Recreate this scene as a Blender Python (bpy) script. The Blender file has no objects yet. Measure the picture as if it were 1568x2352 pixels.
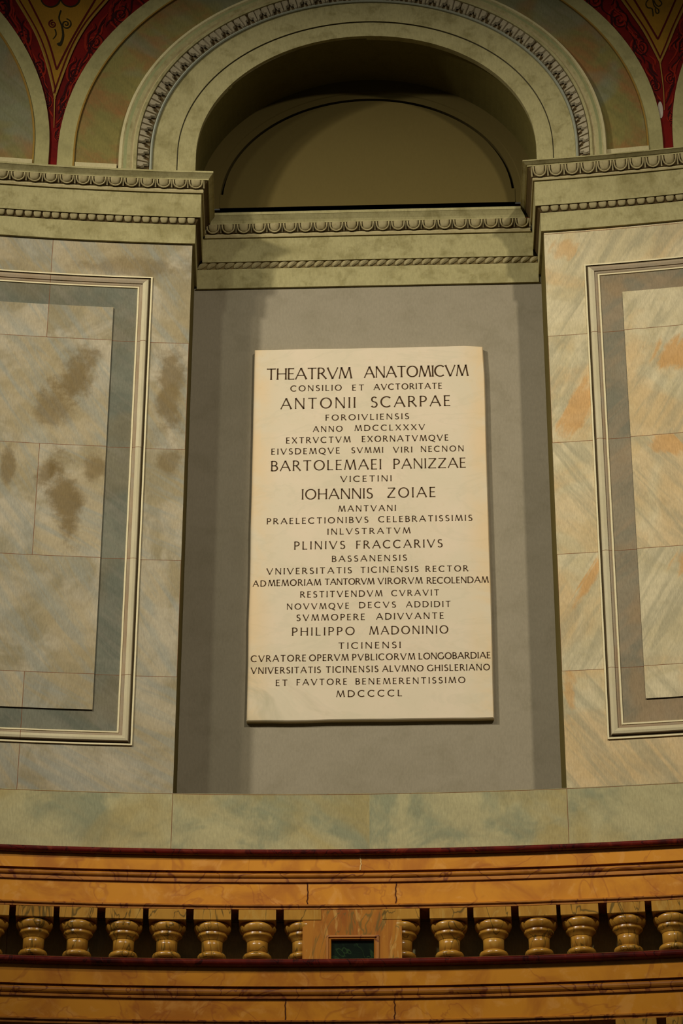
import bpy, bmesh, math, random
from mathutils import Vector, Matrix

scene = bpy.context.scene
COL = scene.collection

# ------------------------------------------------------------------ camera
ZO = 1.60                                   # the theatre floor is z = 0, the eye 1.6 m above it
PITCH, ROLL, YAW = 0.4820115, 0.0028307, 0.0435263
CAM = Vector((0.313863, 0.368369, ZO))
fw = Vector((0, math.cos(PITCH), math.sin(PITCH)))
up0 = Vector((0, -math.sin(PITCH), math.cos(PITCH)))
r0 = Vector((1, 0, 0))
cr = r0 * math.cos(ROLL) + up0 * math.sin(ROLL)
cu = -r0 * math.sin(ROLL) + up0 * math.cos(ROLL)
rz = Matrix.Rotation(YAW, 3, 'Z')
cr, cu, cb = rz @ cr, rz @ cu, rz @ (-fw)
cam_data = bpy.data.cameras.new('camera')
cam_data.sensor_width = 36.0
cam_data.sensor_fit = 'AUTO'
cam_data.lens = 5800.0 / 2352.0 * 36.0
cam_data.clip_end = 100
cam = bpy.data.objects.new('camera', cam_data)
COL.objects.link(cam)
m = Matrix((cr, cu, cb)).transposed().to_4x4()
m.translation = CAM
cam.matrix_world = m
scene.camera = cam

# ------------------------------------------------------------------ light and exposure
scene.view_settings.view_transform = 'Standard'
scene.view_settings.look = 'None'
scene.view_settings.gamma = 1.0
scene.view_settings.exposure = 0.0
world = bpy.data.worlds.new('room_air')
scene.world = world
world.use_nodes = True
bg = world.node_tree.nodes['Background']
bg.inputs['Color'].default_value = (1.0, 0.93, 0.74, 1)
bg.inputs['Strength'].default_value = 0.034


def spot(name, az, elev, dist, target, watts, color, radius, cone, blend=1.0):
    """a lamp high in the hall; az in degrees to the right of the niche normal, seen from the niche"""
    a, e = math.radians(az), math.radians(elev)
    loc = Vector(target) + dist * Vector((math.sin(a) * math.cos(e), -math.cos(a) * math.cos(e), math.sin(e)))
    d = bpy.data.lights.new(name, 'SPOT')
    d.energy, d.color, d.shadow_soft_size = watts, color, radius
    d.spot_size, d.spot_blend = math.radians(cone), blend
    o = bpy.data.objects.new(name, d)
    COL.objects.link(o)
    o.location = loc
    o.rotation_euler = (Vector(target) - loc).to_track_quat('-Z', 'Y').to_euler()
    return o


TGT = (0.0, 10.3, 5.15 + ZO)
spot('hall_lamp', -43.0, 27, 10.5, TGT, 2380, (1.0, 0.965, 0.90), 0.26, 36.5)
spot('hall_lamp', -38.5, 27, 10.5, TGT, 560, (1.0, 0.92, 0.78), 0.26, 36.5)
spot('hall_lamp', -22.0, 27, 10.5, TGT, 520, (0.97, 1.0, 0.90), 0.26, 36.5)
spot('hall_lamp', 23.0, 27, 10.5, TGT, 1750, (1.0, 0.94, 0.84), 0.20, 36.5)

# ------------------------------------------------------------------ the hall in numbers (metres)
R = 10.3596                                 # radius of the hemicycle wall
HW = 0.83                                   # half width of the niche
YE = math.sqrt(R * R - HW * HW)             # its front edges
YB = 10.70                                  # back of the niche
XL, XR = -0.855, 0.827                      # its back corners
AA, AB, AZ = 0.82, 0.72, 7.157              # arch: half width, rise, height of its centre
SILL = 3.889


def P(s, z, d=0.0):
    """point on the curved wall: s along it, z up, d towards the room"""
    a = s / R
    r = R - d
    return Vector((r * math.sin(a), r * math.cos(a), z + ZO))


# ------------------------------------------------------------------ mesh helper
class MB:
    def __init__(self):
        self.v, self.f, self.uv, self.mi, self.sm = [], [], [], [], []

    def vert(self, p):
        self.v.append(tuple(p))
        return len(self.v) - 1

    def face(self, idx, uvs=None, mi=0, smooth=False):
        self.f.append(tuple(idx))
        self.uv.append(uvs if uvs else [(0, 0)] * len(idx))
        self.mi.append(mi)
        self.sm.append(smooth)

    def poly(self, pts, uvs=None, mi=0, smooth=False):
        self.face([self.vert(p) for p in pts], uvs, mi, smooth)

    def grid(self, rows, uvrows=None, mi=0, smooth=False, flip=False, seg_mi=None):
        n = len(rows[0])
        ids = [[self.vert(p) for p in r] for r in rows]
        for i in range(len(rows) - 1):
            for j in range(n - 1):
                q = [ids[i][j], ids[i + 1][j], ids[i + 1][j + 1], ids[i][j + 1]]
                u = None
                if uvrows:
                    u = [uvrows[i][j], uvrows[i + 1][j], uvrows[i + 1][j + 1], uvrows[i][j + 1]]
                if flip:
                    q.reverse()
                    if u: u.reverse()
                self.face(q, u, seg_mi[j] if seg_mi else mi, smooth)

    def box(self, x0, x1, y0, y1, z0, z1, uvf=None, mi=0):
        c = [(x0, y0, z0), (x1, y0, z0), (x1, y1, z0), (x0, y1, z0), (x0, y0, z1), (x1, y0, z1), (x1, y1, z1), (x0, y1, z1)]
        b = [self.vert(p) for p in c]
        for q in ((0, 3, 2, 1), (4, 5, 6, 7), (0, 1, 5, 4), (1, 2, 6, 5), (2, 3, 7, 6), (3, 0, 4, 7)):
            self.face([b[k] for k in q], [uvf(c[k]) if uvf else (c[k][0], c[k][2]) for k in q], mi)

    def tube(self, pts, rad, n=5, mi=0):
        pts = [Vector(p) for p in pts]
        rings = []
        for i, p in enumerate(pts):
            t = (pts[min(i + 1, len(pts) - 1)] - pts[max(i - 1, 0)]).normalized()
            a = t.cross(Vector((0.31, 0.2, 0.93)))
            if a.length < 1e-4: a = t.cross(Vector((1, 0, 0)))
            a.normalize()
            b = t.cross(a)
            r = rad(i / (len(pts) - 1)) if callable(rad) else rad
            rings.append([self.vert(p + r * (math.cos(k * 2 * math.pi / n) * a + math.sin(k * 2 * math.pi / n) * b)) for k in range(n)])
        for i in range(len(rings) - 1):
            for k in range(n):
                self.face([rings[i][k], rings[i][(k + 1) % n], rings[i + 1][(k + 1) % n], rings[i + 1][k]], None, mi, True)
        self.face(rings[0][::-1], None, mi)
        self.face(rings[-1], None, mi)

    def lathe(self, prof, n=28, mi=0, smooth=True):
        ids = [[self.vert((r * math.cos(2 * math.pi * k / n), r * math.sin(2 * math.pi * k / n), z)) for k in range(n)] for r, z in prof]
        for i in range(len(prof) - 1):
            for k in range(n):
                k2 = (k + 1) % n
                self.face([ids[i][k], ids[i][k2], ids[i + 1][k2], ids[i + 1][k]], None, mi, smooth)
        self.face(ids[0][::-1], None, mi)
        self.face(ids[-1], None, mi)

    def build(self, name, mats, parent=None):
        me = bpy.data.meshes.new(name)
        me.from_pydata(self.v, [], self.f)
        uvl = me.uv_layers.new(name='UVMap')
        k = 0
        for u in self.uv:
            for c in u:
                uvl.data[k].uv = c
                k += 1
        if not isinstance(mats, (list, tuple)): mats = [mats]
        for mt in mats: me.materials.append(mt)
        me.polygons.foreach_set('material_index', self.mi)
        me.polygons.foreach_set('use_smooth', self.sm)
        me.update()
        o = bpy.data.objects.new(name, me)
        COL.objects.link(o)
        if parent is not None:
            o.parent = parent
            o.matrix_parent_inverse = Matrix.Translation(parent.location).inverted() if parent.type == 'EMPTY' else Matrix.Identity(4)
        return o


def tag(o, label, cat, group=None, kind=None):
    o['label'] = label
    o['category'] = cat
    if group: o['group'] = group
    if kind: o['kind'] = kind
    return o


def thing(name, loc, label, cat, group=None):
    o = bpy.data.objects.new(name, None)
    o.empty_display_size = 0.1
    COL.objects.link(o)
    o.location = loc
    return tag(o, label, cat, group)


def struct(o, label, cat):
    return tag(o, label, cat, None, 'structure')


# ------------------------------------------------------------------ colours and materials
K = 0.72


def lin(c):
    c /= 255.0
    return c / 12.92 if c <= 0.04045 else ((c + 0.055) / 1.055) ** 2.4


def A(r, g, b, k=1.0):
    """the paint that reads r, g, b on a wall under the hall's lamps"""
    return tuple(min(0.95, lin(x) / K * k) for x in (r, g, b)) + (1,)


class NT:
    def __init__(self, name, rough=0.8, spec=0.3):
        self.m = bpy.data.materials.new(name)
        self.m.use_nodes = True
        self.t = self.m.node_tree
        self.b = self.t.nodes['Principled BSDF']
        self.b.inputs['Roughness'].default_value = rough
        self.b.inputs['Specular IOR Level'].default_value = spec

    def n(self, typ, **kw):
        o = self.t.nodes.new(typ)
        for k, v in kw.items():
            if k in o.inputs.keys(): self.set(o.inputs[k], v)
            else: setattr(o, k, v)
        return o

    def set(self, sock, v):
        if isinstance(v, bpy.types.NodeSocket): self.t.links.new(v, sock)
        else: sock.default_value = v

    def math(self, op, a, b=0.0, c=None):
        o = self.t.nodes.new('ShaderNodeMath')
        o.operation = op
        self.set(o.inputs[0], a)
        self.set(o.inputs[1], b)
        if c is not None: self.set(o.inputs[2], c)
        return o.outputs[0]

    def mix(self, fac, a, b, blend='MIX'):
        o = self.t.nodes.new('ShaderNodeMix')
        o.data_type = 'RGBA'
        o.blend_type = blend
        self.set(o.inputs[0], fac)
        self.set(o.inputs[6], a)
        self.set(o.inputs[7], b)
        return o.outputs[2]

    def ramp(self, fac, lo, hi):
        o = self.t.nodes.new('ShaderNodeMapRange')
        o.interpolation_type = 'SMOOTHSTEP'
        self.set(o.inputs[0], fac)
        o.inputs[1].default_value, o.inputs[2].default_value = lo, hi
        return o.outputs[0]

    def noise(self, vec, scale, detail=3.0, rough=0.55, dist=0.0):
        o = self.t.nodes.new('ShaderNodeTexNoise')
        self.set(o.inputs['Vector'], vec)
        o.inputs['Scale'].default_value = scale
        o.inputs['Detail'].default_value = detail
        o.inputs['Roughness'].default_value = rough
        o.inputs['Distortion'].default_value = dist
        return o.outputs['Fac']

    def mapping(self, vec, rot=(0, 0, 0), scale=(1, 1, 1), loc=(0, 0, 0)):
        o = self.t.nodes.new('ShaderNodeMapping')
        self.set(o.inputs['Vector'], vec)
        o.inputs['Rotation'].default_value = rot
        o.inputs['Scale'].default_value = scale
        o.inputs['Location'].default_value = loc
        return o.outputs[0]

    def out(self, color, bump=None, bstr=0.2, bdist=0.01):
        self.set(self.b.inputs['Base Color'], color)
        if bump is not None:
            bn = self.t.nodes.new('ShaderNodeBump')
            bn.inputs['Strength'].default_value = bstr
            bn.inputs['Distance'].default_value = bdist
            self.set(bn.inputs['Height'], bump)
            self.t.links.new(bn.outputs[0], self.b.inputs['Normal'])
        return self.m


JH, JW, JZ4 = 0.5615, 1.31, 4.4246


def painted(name, base, patch, streak, tint, rot=0.6, streak_amt=0.5, patch_amt=0.6, tint_amt=0.5, joint=True,
            blots=(), fine=0.30, joint_col=(96, 54, 26), rough=0.85, seed=0.0, blot_col=None, rot2=None, blot_streak=0.0):
    """marbled fresco on the wall: UV is metres along and up the wall; thin red brown lines are the painted ashlar joints"""
    t = NT(name, rough, 0.15)
    uv = t.n('ShaderNodeUVMap', uv_map='UVMap').outputs[0]
    vec = uv
    fac = None
    if joint:
        sp = t.n('ShaderNodeSeparateXYZ', Vector=uv)
        s, z = sp.outputs[0], sp.outputs[1]
        u = t.math('SUBTRACT', t.math('ABSOLUTE', s), HW)
        u = t.math('ADD', u, t.math('MULTIPLY', t.math('GREATER_THAN', s, 0.0), JW * 20))
        k = t.math('SUBTRACT', JZ4, z)
        k = t.math('MINIMUM', t.math('MAXIMUM', t.math('DIVIDE', k, 0.539), 0.0), 1.0)
        zz = t.math('SUBTRACT', z, t.math('MULTIPLY', k, 0.0225))
        zz = t.math('SUBTRACT', zz, JZ4 - JH * 5)
        cv = t.n('ShaderNodeCombineXYZ', X=u, Y=zz)
        br = t.n('ShaderNodeTexBrick')
        br.offset, br.offset_frequency = 0.5, 2
        t.set(br.inputs['Vector'], cv.outputs[0])
        for nm, val in (('Scale', 1.0), ('Mortar Size', 0.0016), ('Mortar Smooth', 0.3), ('Bias', 0.0), ('Brick Width', JW), ('Row Height', JH)):
            br.inputs[nm].default_value = val
        br.inputs['Color1'].default_value = (0, 0, 0, 1)
        br.inputs['Color2'].default_value = (1, 1, 1, 1)
        br.inputs['Mortar'].default_value = (0.5, 0.5, 0.5, 1)
        rnd = t.n('ShaderNodeSeparateColor', Color=br.outputs['Color']).outputs[0]
        fac = br.outputs['Fac']
        off = t.n('ShaderNodeCombineXYZ', X=t.math('MULTIPLY', rnd, 17.0), Y=t.math('MULTIPLY', rnd, 9.0), Z=t.math('MULTIPLY', rnd, 5.0))
        va = t.n('ShaderNodeVectorMath')
        t.set(va.inputs[0], uv)
        t.set(va.inputs[1], off.outputs[0])
        vec = va.outputs[0]
    vec = t.mapping(vec, loc=(seed, seed * 0.7, seed * 1.3))
    n1 = t.noise(vec, 3.2, 4, 0.6, 0.6)
    n2 = t.noise(t.mapping(t.mapping(vec, (0, 0, rot)), (0, 0, 0), (2.0, 17.0, 1.0)), 1.0, 4, 0.6, 0.7)
    if joint and rot2 is not None:
        n2b = t.noise(t.mapping(t.mapping(vec, (0, 0, rot2)), (0, 0, 0), (2.0, 17.0, 1.0)), 1.0, 4, 0.6, 0.7)
        pick = t.math('GREATER_THAN', rnd, 0.55)
        n2 = t.math('ADD', t.math('MULTIPLY', n2, t.math('SUBTRACT', 1.0, pick)), t.math('MULTIPLY', n2b, pick))
    n3 = t.noise(t.mapping(vec, loc=(4.2, 8.1, 2.0)), 2.1, 3, 0.55, 0.8)
    n4 = t.noise(t.mapping(uv, (0, 0, 0.12), (150.0, 34.0, 1.0)), 1.0, 3, 0.7)
    n5 = t.noise(uv, 9.0, 5, 0.65)
    c = t.mix(t.math('MULTIPLY', t.ramp(n1, 0.42, 0.60), patch_amt), base, patch)
    c = t.mix(t.math('MULTIPLY', t.ramp(n3, 0.44, 0.60), tint_amt), c, tint)
    c = t.mix(t.math('MULTIPLY', t.ramp(n2, 0.42, 0.66), streak_amt), c, streak)
    for (bs, bz, rs, rzz, ang, amt) in blots:
        w = t.n('ShaderNodeVectorMath', operation='SUBTRACT')
        t.set(w.inputs[0], uv)
        w.inputs[1].default_value = (bs, bz, 0)
        mp = t.mapping(w.outputs[0], (0, 0, ang), (1, 1, 1))
        mp = t.mapping(mp, (0, 0, 0), (1 / rs, 1 / rzz, 1))
        ln = t.n('ShaderNodeVectorMath', operation='LENGTH')
        t.set(ln.inputs[0], mp)
        dd = t.math('ADD', ln.outputs['Value'], t.math('MULTIPLY', t.math('SUBTRACT', n5, 0.5), 1.9))
        if blot_streak: dd = t.math('ADD', dd, t.math('MULTIPLY', t.math('SUBTRACT', n2, 0.5), blot_streak))
        c = t.mix(t.math('MULTIPLY', t.math('SUBTRACT', 1.0, t.ramp(dd, 0.45, 1.15)), amt), c, blot_col or patch)
    k = t.math('ADD', t.math('MULTIPLY', t.math('SUBTRACT', n4, 0.5), fine * 2.2), 1.0)
    k = t.math('ADD', k, t.math('MULTIPLY', t.math('SUBTRACT', n5, 0.5), fine * 1.2))
    kc = t.n('ShaderNodeCombineColor', Red=k, Green=k, Blue=k).outputs[0]
    c = t.mix(1.0, c, kc, 'MULTIPLY')
    if fac is not None:
        c = t.mix(t.math('MULTIPLY', fac, 0.85), c, A(*joint_col))
    return t.out(c)


def stone(name, base, dark, fine=0.2, rough=0.85, scale=14.0, amt=0.5):
    """plain painted plaster with soft mottling"""
    t = NT(name, rough, 0.15)
    co = t.n('ShaderNodeNewGeometry').outputs['Position']
    n1 = t.noise(co, scale, 5, 0.65, 0.3)
    n2 = t.noise(co, scale * 0.22, 4, 0.6, 0.4)
    n3 = t.noise(t.mapping(co, (0, 0, 0), (60, 60, 22)), 2.0, 3, 0.7)
    c = t.mix(t.math('MULTIPLY', t.ramp(n1, 0.45, 0.75), amt), base, dark)
    c = t.mix(t.math('MULTIPLY', t.ramp(n2, 0.5, 0.7), amt * 0.7), c, dark)
    k = t.math('ADD', t.math('MULTIPLY', t.math('SUBTRACT', n3, 0.5), fine * 2.0), 1.0)
    kc = t.n('ShaderNodeCombineColor', Red=k, Green=k, Blue=k).outputs[0]
    return t.out(t.mix(1.0, c, kc, 'MULTIPLY'))


def polished(name, base, deep, vein, pale, rough=0.28, scale=5.0, vert=False, spec=0.5, vein_amt=0.8, pale_amt=0.6, coat=0.0):
    """veined coloured marble, from the position in the hall so that every piece differs"""
    t = NT(name, rough, spec)
    co = t.n('ShaderNodeNewGeometry').outputs['Position']
    co = t.mapping(co, (0, 0.5 if not vert else 0.15, 0), (1, 1, 1) if not vert else (1.6, 1.6, 0.45))
    n1 = t.noise(co, scale, 4, 0.6, 1.0)
    n2 = t.noise(t.mapping(co, loc=(3, 7, 1)), scale * 1.7, 5, 0.6, 2.0)
    n3 = t.noise(t.mapping(co, loc=(9, 2, 5)), scale * 0.8, 3, 0.5, 1.6)
    c = t.mix(t.ramp(n1, 0.4, 0.7), base, deep)
    v = t.math('ABSOLUTE', t.math('SUBTRACT', n3, 0.5))
    c = t.mix(t.math('MULTIPLY', t.ramp(n2, 0.53, 0.68), pale_amt), c, pale)
    c = t.mix(t.math('MULTIPLY', t.math('SUBTRACT', 1.0, t.ramp(v, 0.0, 0.022)), vein_amt), c, vein)
    if coat:
        t.b.inputs['Coat Weight'].default_value = coat
        t.b.inputs['Coat Roughness'].default_value = 0.15
    return t.out(c)


def flat(name, col, rough=0.85, var=0.12, spec=0.15, scale=30):
    t = NT(name, rough, spec)
    co = t.n('ShaderNodeNewGeometry').outputs['Position']
    n = t.noise(co, scale, 4, 0.6)
    k = t.math('ADD', t.math('MULTIPLY', t.math('SUBTRACT', n, 0.5), var * 3.0), 1.0)
    kc = t.n('ShaderNodeCombineColor', Red=k, Green=k, Blue=k).outputs[0]
    return t.out(t.mix(1.0, col, kc, 'MULTIPLY'))


LEFT_BLOTS = ((-1.35, 5.90, 0.10, 0.17, 0.5, 0.8), (-1.43, 5.74, 0.09, 0.16, 0.3, 0.6), (-1.36, 5.27, 0.075, 0.24, -0.2, 0.85),
              (-1.45, 5.40, 0.05, 0.08, 0, 0.75), (-1.23, 5.44, 0.06, 0.08, 0.3, 0.7), (-1.62, 5.41, 0.04, 0.11, 0, 0.7),
              (-0.91, 5.85, 0.07, 0.28, 0, 0.75), (-0.90, 5.48, 0.06, 0.08, 0, 0.6), (-1.02, 3.77, 0.09, 0.1, 0.4, 0.5), (-1.10, 6.52, 0.28, 0.06, 0, 0.5))
RIGHT_BLOTS = ((0.95, 5.72, 0.06, 0.16, 0.5, 0.75), (0.97, 4.86, 0.025, 0.16, 0.5, 0.8), (1.43, 5.95, 0.13, 0.09, 0.3, 0.8),
               (1.33, 5.49, 0.13, 0.05, 0.2, 0.7), (0.93, 6.58, 0.06, 0.05, 0, 0.5), (1.42, 4.90, 0.08, 0.12, 0.4, 0.7), (0.86, 4.3, 0.03, 0.12, 0, 0.6))
M_left = painted('fresco_marble_left', A(150, 138, 112), A(114, 102, 70), A(122, 122, 108), A(142, 126, 92), 0.95, 0.6, 0.75, 0.6, rot2=0.5, blots=LEFT_BLOTS, blot_col=A(98, 80, 46), seed=1.0)
M_right = painted('fresco_marble_right', A(176, 162, 126), A(152, 136, 94), A(134, 126, 98), A(176, 140, 88), 0.95, 0.6, 0.45, 0.45, blots=RIGHT_BLOTS, blot_col=A(170, 127, 72), seed=3.0, rot2=-1.05, blot_streak=2.6)
M_base = painted('fresco_marble_base', A(152, 142, 102), A(112, 114, 88), A(138, 128, 92), A(140, 120, 68), 0.5, 0.4, 0.8, 0.6, seed=7.0)
M_strip_l = painted('fresco_grey_strip_left', A(100, 98, 80), A(78, 80, 66), A(112, 104, 86), A(98, 86, 60), 0.7, 0.4, 0.6, 0.5, seed=2.0)
M_strip_r = painted('fresco_grey_strip_right', A(118, 107, 84), A(92, 92, 76), A(132, 112, 84), A(134, 108, 72), -0.7, 0.4, 0.6, 0.5, seed=5.0)
M_frame_cream = painted('fresco_frame_cream', A(172, 160, 126), A(156, 146, 112), A(164, 152, 124), A(164, 148, 110), 0.5, 0.3, 0.4, 0.3, fine=0.1, seed=4.0)
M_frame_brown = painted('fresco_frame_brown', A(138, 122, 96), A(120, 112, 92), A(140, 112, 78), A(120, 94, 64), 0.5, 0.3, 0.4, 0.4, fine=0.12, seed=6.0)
M_frame_light = flat('fresco_frame_light_line', A(192, 178, 138))
M_frame_dark = flat('fresco_frame_dark_line', A(66, 54, 30))
M_field = painted('archivolt_marbled_field', A(106, 96, 50), A(116, 78, 42), A(88, 84, 44), A(100, 100, 76), 0.8, 0.4, 0.8, 0.8, joint=False, seed=11.0)
M_stone = stone('pale_painted_stone', A(142, 132, 90), A(106, 96, 56), amt=0.7, fine=0.28)
M_stone_w = stone('pale_stone_fillet', A(160, 148, 108), A(138, 126, 84), amt=0.35)
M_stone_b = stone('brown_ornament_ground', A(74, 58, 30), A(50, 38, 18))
M_egg = stone('ornament_stone', A(146, 133, 94), A(116, 100, 60), scale=30)
M_leaf = stone('leaf_ornament_stone', A(146, 134, 106), A(122, 110, 84), scale=26)
M_blue = flat('blue_grey_fillet', A(132, 132, 112))
M_green = stone('green_grey_band', A(116, 116, 76), A(134, 126, 84), scale=6)
M_border = stone('archivolt_border_paint', A(138, 129, 84), A(112, 105, 66), amt=0.7)
M_groove = flat('incised_line_shade', A(98, 90, 64))
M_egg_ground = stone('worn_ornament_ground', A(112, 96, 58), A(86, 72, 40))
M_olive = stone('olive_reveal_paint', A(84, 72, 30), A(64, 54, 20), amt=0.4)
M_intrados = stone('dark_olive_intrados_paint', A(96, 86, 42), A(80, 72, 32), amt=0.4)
M_back = stone('grey_niche_plaster', A(128, 118, 96), A(110, 101, 78), scale=7, amt=0.45)
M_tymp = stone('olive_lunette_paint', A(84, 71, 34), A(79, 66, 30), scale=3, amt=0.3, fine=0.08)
M_red = stone('crimson_fresco', A(88, 8, 2), A(54, 3, 1), scale=10, amt=0.8)
M_redlight = flat('light_red_scroll', A(108, 22, 5), var=0.3)
M_reddark = flat('dark_red_scroll', A(38, 4, 3), var=0.3)
M_gold = stone('ochre_fresco', A(126, 90, 22), A(102, 74, 16), scale=6, amt=0.6)
M_goldline = flat('ochre_line', A(122, 94, 38))
M_maroon = flat('maroon_line', A(66, 8, 6))
M_ink = flat('black_green_scroll', A(34, 28, 10))
M_white_patch = flat('bare_plaster_patch', A(150, 138, 120))
M_letter = flat('engraved_letter_paint', A(60, 42, 22), var=0.3)
# plaque marble
t = NT('white_marble', 0.5, 0.3)
co = t.n('ShaderNodeNewGeometry').outputs['Position']
cm = t.mapping(co, (0, 0.5, 0), (1.0, 1.0, 2.6))
n1 = t.noise(cm, 1.5, 5, 0.6, 1.4)
n2 = t.noise(co, 4.0, 4, 0.6, 0.5)
n3 = t.noise(co, 40.0, 3, 0.6)
sepz = t.n('ShaderNodeSeparateXYZ', Vector=co)
c = t.mix(t.ramp(n2, 0.38, 0.72), A(184, 169, 138), A(190, 172, 142))
v = t.math('ABSOLUTE', t.math('SUBTRACT', n1, 0.5))
c = t.mix(t.math('MULTIPLY', t.math('SUBTRACT', 1.0, t.ramp(v, 0.0, 0.04)), 0.16), c, A(158, 150, 120))
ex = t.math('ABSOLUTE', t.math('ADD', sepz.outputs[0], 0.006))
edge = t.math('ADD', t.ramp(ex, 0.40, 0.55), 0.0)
c = t.mix(t.math('MULTIPLY', t.math('MULTIPLY', edge, t.ramp(n2, 0.3, 0.6)), 0.5), c, A(190, 156, 98))  # orange cast of the shadowed left strip, painted along both sides of the slab
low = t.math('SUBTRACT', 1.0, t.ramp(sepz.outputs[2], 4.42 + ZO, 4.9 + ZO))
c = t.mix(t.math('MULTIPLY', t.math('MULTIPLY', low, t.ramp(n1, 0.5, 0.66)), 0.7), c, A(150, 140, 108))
c = t.mix(t.math('MULTIPLY', t.ramp(n3, 0.55, 0.75), 0.15), c, A(170, 150, 110))
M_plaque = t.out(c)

M_yellow = polished('yellow_marble', A(186, 120, 20), A(160, 94, 14), A(126, 54, 10), A(198, 138, 62), 0.33, 4.0, pale_amt=0.5, vein_amt=0.35)
M_yellow_mold = polished('yellow_marble_moulding', A(150, 92, 22), A(120, 68, 14), A(84, 30, 8), A(160, 106, 44), 0.33, 5.0, pale_amt=0.4)
M_balus = polished('veined_yellow_marble', A(160, 114, 40), A(136, 92, 28), A(52, 46, 18), A(170, 134, 64), 0.25, 7.0, vert=True, pale_amt=0.5, vein_amt=0.75)
M_pedestal = polished('streaked_yellow_marble', A(156, 98, 22), A(132, 72, 12), A(84, 76, 30), A(176, 132, 62), 0.3, 7.0, vert=True, pale_amt=0.8, vein_amt=0.7)
M_greenm = polished('dark_green_marble', A(14, 26, 12), A(8, 16, 8), A(42, 62, 30), A(24, 40, 22), 0.2, 9.0, pale_amt=0.5, vein_amt=0.6)
M_redm = polished('dark_red_marble', A(84, 18, 8), A(50, 8, 6), A(30, 4, 4), A(120, 44, 22), 0.22, 6.0, pale_amt=0.4, coat=0.3)
M_crack = flat('dark_joint', A(64, 28, 8))
M_chip = flat('pale_chip', A(196, 160, 100))
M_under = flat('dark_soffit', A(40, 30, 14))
M_floor = flat('gallery_stone', A(104, 98, 80), 0.7)

# ------------------------------------------------------------------ shell of the hall
def wall():
    b = MB()
    ss = [-2.4 + i * (2.4 - HW) / 16 for i in range(17)]
    arch = [-HW * math.cos(math.pi * i / 64) for i in range(65)]
    allS = ss[:-1] + arch + [-x for x in ss[:-1]][::-1]
    ZT, ZB = 9.2, 2.53

    def top(s):
        q = max(0.0, 1 - (s / HW) ** 2)
        return AZ + AB * math.sqrt(q)

    def mat(s):
        return 0 if s < 0 else 1
    for i in range(len(allS) - 1):
        s0, s1 = allS[i], allS[i + 1]
        sm = (s0 + s1) / 2
        inside = abs(sm) < HW
        segs = [(ZB, SILL, 2)]
        if inside:
            segs.append((None, ZT, mat(sm)))
        else:
            segs.append((SILL, ZT, mat(sm)))
        for z0, z1, mi in segs:
            a0 = top(s0) if z0 is None else z0
            a1 = top(s1) if z0 is None else z0
            b.poly([P(s0, a0), P(s1, a1), P(s1, z1), P(s0, z1)], [(s0, a0), (s1, a1), (s1, z1), (s0, z1)], mi)
    struct(b.build('wall_back', [M_left, M_right, M_base]), 'curved hall wall painted as pale veined marble blocks with thin red joints', 'wall')


wall()


def niche():
    # reveals and soffit: from the front edges back to the niche wall
    b = MB()
    front, back, L = [], [], []
    zs = [SILL + (AZ - SILL) * i / 12 for i in range(13)]
    th = [math.pi - math.pi * i / 64 for i in range(65)]
    xm, xh = (XL + XR) / 2, (XR - XL) / 2
    for z in zs: front.append(P(-HW, z)); back.append((XL, YB, z + ZO))
    for a in th[1:-1]:
        front.append(P(HW * math.cos(a), AZ + AB * math.sin(a)))
        back.append((xm + xh * math.cos(a), YB, AZ + AB * math.sin(a) + ZO))
    for z in zs[::-1]: front.append(P(HW, z)); back.append((XR, YB, z + ZO))
    n = len(front)
    mids = []
    for k in range(5):
        f = k / 4
        mids.append([Vector(front[i]).lerp(Vector(back[i]), f) for i in range(n)])
    for k in range(4):
        for i in range(n - 1):
            up = min(Vector(front[i]).z, Vector(front[i + 1]).z) >= AZ + ZO - 0.02
            b.poly([mids[k][i], mids[k][i + 1], mids[k + 1][i + 1], mids[k + 1][i]], None, 1 if up else 0, False)
    # sill
    sl = [P(-HW + 2 * HW * i / 10, SILL) for i in range(11)]
    for i in range(10):
        x0 = XL + (XR - XL) * i / 10
        x1 = XL + (XR - XL) * (i + 1) / 10
        b.poly([sl[i], sl[i + 1], (x1, YB, SILL + ZO), (x0, YB, SILL + ZO)], None, 0)
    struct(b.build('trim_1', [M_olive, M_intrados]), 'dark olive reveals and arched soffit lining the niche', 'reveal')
    b = MB()
    pts = [(XL, SILL), (XR, SILL), (XR, 7.02), (XL, 7.02)]
    b.poly([(x, YB, z + ZO) for x, z in pts])
    struct(b.build('wall_niche', M_back), 'plain grey plaster back of the niche around the marble plaque', 'wall')


niche()

# gallery floors, riser and hall floor
def ring_floor(name, r0_, r1_, z, label, amax=0.30):
    b = MB()
    a = [-amax + 2 * amax * i / 40 for i in range(41)]
    b.grid([[(r * math.sin(x), r * math.cos(x), z + ZO) for x in a] for r in (r0_, r1_)], flip=True)
    struct(b.build(name, M_floor), label, 'floor')


BK = 1.047                                  # the balustrades stand close in front of the wall
R1, R2 = 10.20, 9.72
ZF1, ZF2 = 2.53, 1.93
ring_floor('floor_1', R1 - 0.06, R + 0.02, ZF1, 'stone ledge the upper balusters stand on')
ring_floor('floor_2', R2 - 0.06, R1 - 0.06, ZF2, 'lower gallery floor below the upper balustrade')
b = MB()
a = [-0.3 + 0.6 * i / 40 for i in range(41)]
b.grid([[((R1 - 0.06) * math.sin(x), (R1 - 0.06) * math.cos(x), z + ZO) for x in a] for z in (ZF2, ZF1)])
struct(b.build('trim_2', M_yellow_mold), 'riser between the two gallery floors', 'riser')
b = MB()
b.grid([[((R2 - 0.06) * math.sin(x), (R2 - 0.06) * math.cos(x), z) for x in a] for z in (0.0, ZF2 + ZO)])
struct(b.build('wall_podium', M_yellow_mold), 'podium wall below the lower gallery', 'wall')
b = MB()
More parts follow.
